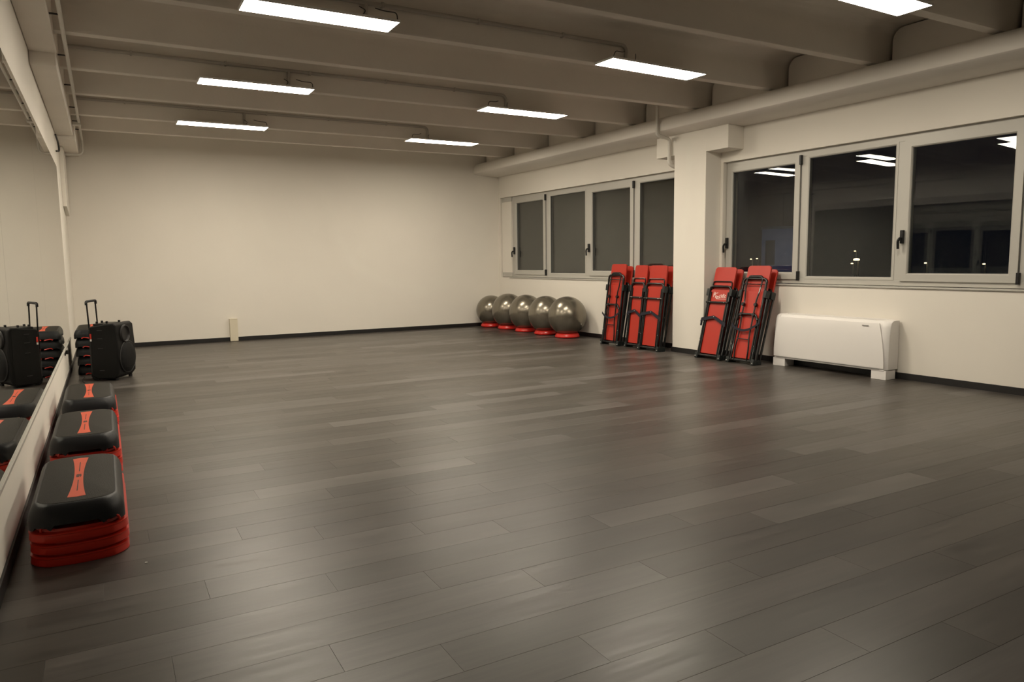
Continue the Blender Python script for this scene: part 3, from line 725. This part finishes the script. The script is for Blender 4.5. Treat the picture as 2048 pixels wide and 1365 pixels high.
def bench(u, off, lean, typ, label, letter=False, w=1.0, rear_gap=(.075, .045)):
    r = thing('folding_bench', label, 'bench', 'folded red benches leaning on the window wall', bmtx(u, off, lean) @ Matrix.Diagonal((w, 1, 1, 1)))
    half(r, typ, False, Matrix.Identity(4))
    half(r, 'A' if typ == 'B' else 'A', True, Matrix.Translation((0.0, rear_gap[0], 0.004)) @ Matrix.Rotation(-rear_gap[1], 4, 'X'))
    if letter:
        me = text_mesh('Pancafit', .088)
        for v in me.vertices:                    # wavy baseline
            x = v.co.x; v.co.y += .010*math.sin(x*42) + .03*x + .012*(x/.14)**2
        me.materials.append(M['ink'])
        o = bpy.data.objects.new('lettering', me); C.objects.link(o); o.parent = r
        o.matrix_local = Matrix.Translation((0.0, -.0126, .865)) @ Matrix.Rotation(math.radians(90), 4, 'X') @ Matrix.Diagonal((.86, 1, 1, 1))
        m = MB(); m.box(-.055, .13, -.0135, -.012, .852, .856); m.build('underline', 'ink', r)
        sw = MB(); pts = [(-.10, .955), (-.085, .938), (-.06, .932), (-.035, .942)]
        sw.prism([(a, z+.003) for a, z in pts] + [(a, z-.003) for a, z in pts[::-1]], -.0135, -.012, 'y'); sw.build('logo_swoosh', 'ink', r)
        me2 = text_mesh('metodo posturale', .0165) if False else None
    return r
LEAN = math.radians(14.0)
bench(7.455, .50, LEAN, 'A', 'lettered red folding bench leaning right beside the pillar', True)
bench(6.875, .505, LEAN, 'B', 'red folding bench with rods, standing next to the white heater')
bench(9.615, .50, math.radians(7.5), 'B', 'red folding bench with rods, standing next to the silver balls')
bench(9.085, .465, math.radians(7.0), 'A', 'middle red folding bench of the three before the pillar', w=.78)
bench(8.655, .52, math.radians(8.0), 'A', 'red folding bench of the three standing closest to the pillar')

# ================================================================= OUTSIDE, AT NIGHT
o = box(9.5, 220, -120, 200, -6.6, -6.5).build('ground_outside', 'ground'); st(o, 'dark ground outside the windows', 'ground')
def ray(px, py):
    return (fw + r2*(px-1024)/FPX - u2*(py-682.5)/FPX)
def lamp(px, py, dist, size, label):
    d = ray(px, py); d = d/math.hypot(d.x, d.y); P = Vector((0, 0, 1.4)) + d*dist
    t = thing('street_lamp', label, 'street lamp', 'street lamps in the night outside', Matrix.Translation((P.x, P.y, -6.5)))
    h = P.z + 6.5
    MB().tube([(.25, 0, 0), (.25, 0, h-.1), (0, 0, h+.12)], [.09, .06, .05], 8).build('pole', 'pole', t, smooth=True)
    MB().lathe([(size*.5, h-.02), (size, h), (size*.9, h+size*.5), (size*.3, h+size*.7)], 14).build('lamp_head', 'street', t, smooth=True)
lamp(1713, 521, 70, .26, 'brightest street lamp seen through the middle window pane')
lamp(1704, 528, 85, .13, 'dim street lamp low and left of the brightest one')
lamp(1710, 503, 95, .12, 'faint street lamp above the brightest one')
lamp(1851, 527, 80, .12, 'street lamp low in the left part of the right window pane')
lamp(1968, 529, 80, .13, 'street lamp low in the right part of the right window pane')
lamp(1502, 519, 85, .10, 'left one of two tiny street lamps above the lettered bench')
lamp(1514, 518, 85, .11, 'right one of two tiny street lamps above the lettered bench')

# pale low building across the yard, lit by an added bluish point light
d0 = ray(1523, 500); d1 = ray(1600, 500); dist = 38.0
p0 = Vector((d0.x, d0.y, 0))/math.hypot(d0.x, d0.y)*dist; p1 = Vector((d1.x, d1.y, 0))/math.hypot(d1.x, d1.y)*dist*1.0
dt = ray(1560, 458); zt = 1.4 + dt.z/math.hypot(dt.x, dt.y)*dist
ux = (p1-p0).normalized(); L_ = (p1-p0).length; nz = Vector((-ux.y, ux.x, 0))
bmx = Matrix(((ux.x, nz.x, 0, p0.x), (ux.y, nz.y, 0, p0.y), (0, 0, 1, -6.5), (0, 0, 0, 1)))
bd = thing('distant_building', 'dim bluish building seen through the pane above the rod bench by the heater', 'building', mtx=bmx)
H_ = zt + 6.5
MB().box(0, L_, 0, 3.0, 0, H_).build('wall', 'facade', bd)
MB().box(-.05, L_+.05, -.06, 3.05, H_, H_+.12).build('roof_edge', 'pole', bd)
MB().box(.18, .62, -.02, 0, H_-1.75, H_-.55).build('window', 'black', bd)
MB().box(.30, .42, -.30, 0, H_-1.95, H_-1.88).build('added_lamp_bracket', 'pole', bd)
lm = MB().sphere((.36, -.30, H_-1.98), .05, 10, 6).build('added_wall_lamp', 'added_lamp_cold', bd, smooth=True)  # invented lamp, added to go with the light on the facade
li = bpy.data.lights.new('facade_fill_light', 'POINT'); li.energy = 22; li.color = (.55, .68, 1.0); li.shadow_soft_size = .06  # added fill light that brightens the facade from in front
lo = bpy.data.objects.new('facade_fill_light', li); C.objects.link(lo); lo.parent = bd; lo.location = (1.1, -2.2, H_-1.2)
o = MB().prism([(-.006, -.004), (.005, -.006), (.007, .003), (-.002, .006)], 0, .002, 'z').build('paper_scrap', 'valve')
dd = ray(292, 1126); o.location = Vector((0, 0, 1.4)) + dd*(-1.4/dd.z); tag(o, 'tiny white scrap lying on the floor near the nearest step stack', 'scrap')

# black plug socket on the wall below the mirror end
dd = ray(133, 705); tt = (XL+.02)/dd.x; P = Vector((0, 0, 1.4)) + dd*tt
t = thing('wall_socket', 'small black plug socket on the wall below the far mirror end', 'socket', mtx=Matrix.Translation((XL, P.y, P.z)))
box(0.0, .012, -.06, .06, -.035, .035).build('plate', 'black', t, bevel=.003)
box(.012, .040, -.028, .024, -.022, .024).build('plug', 'black', t, bevel=.005)
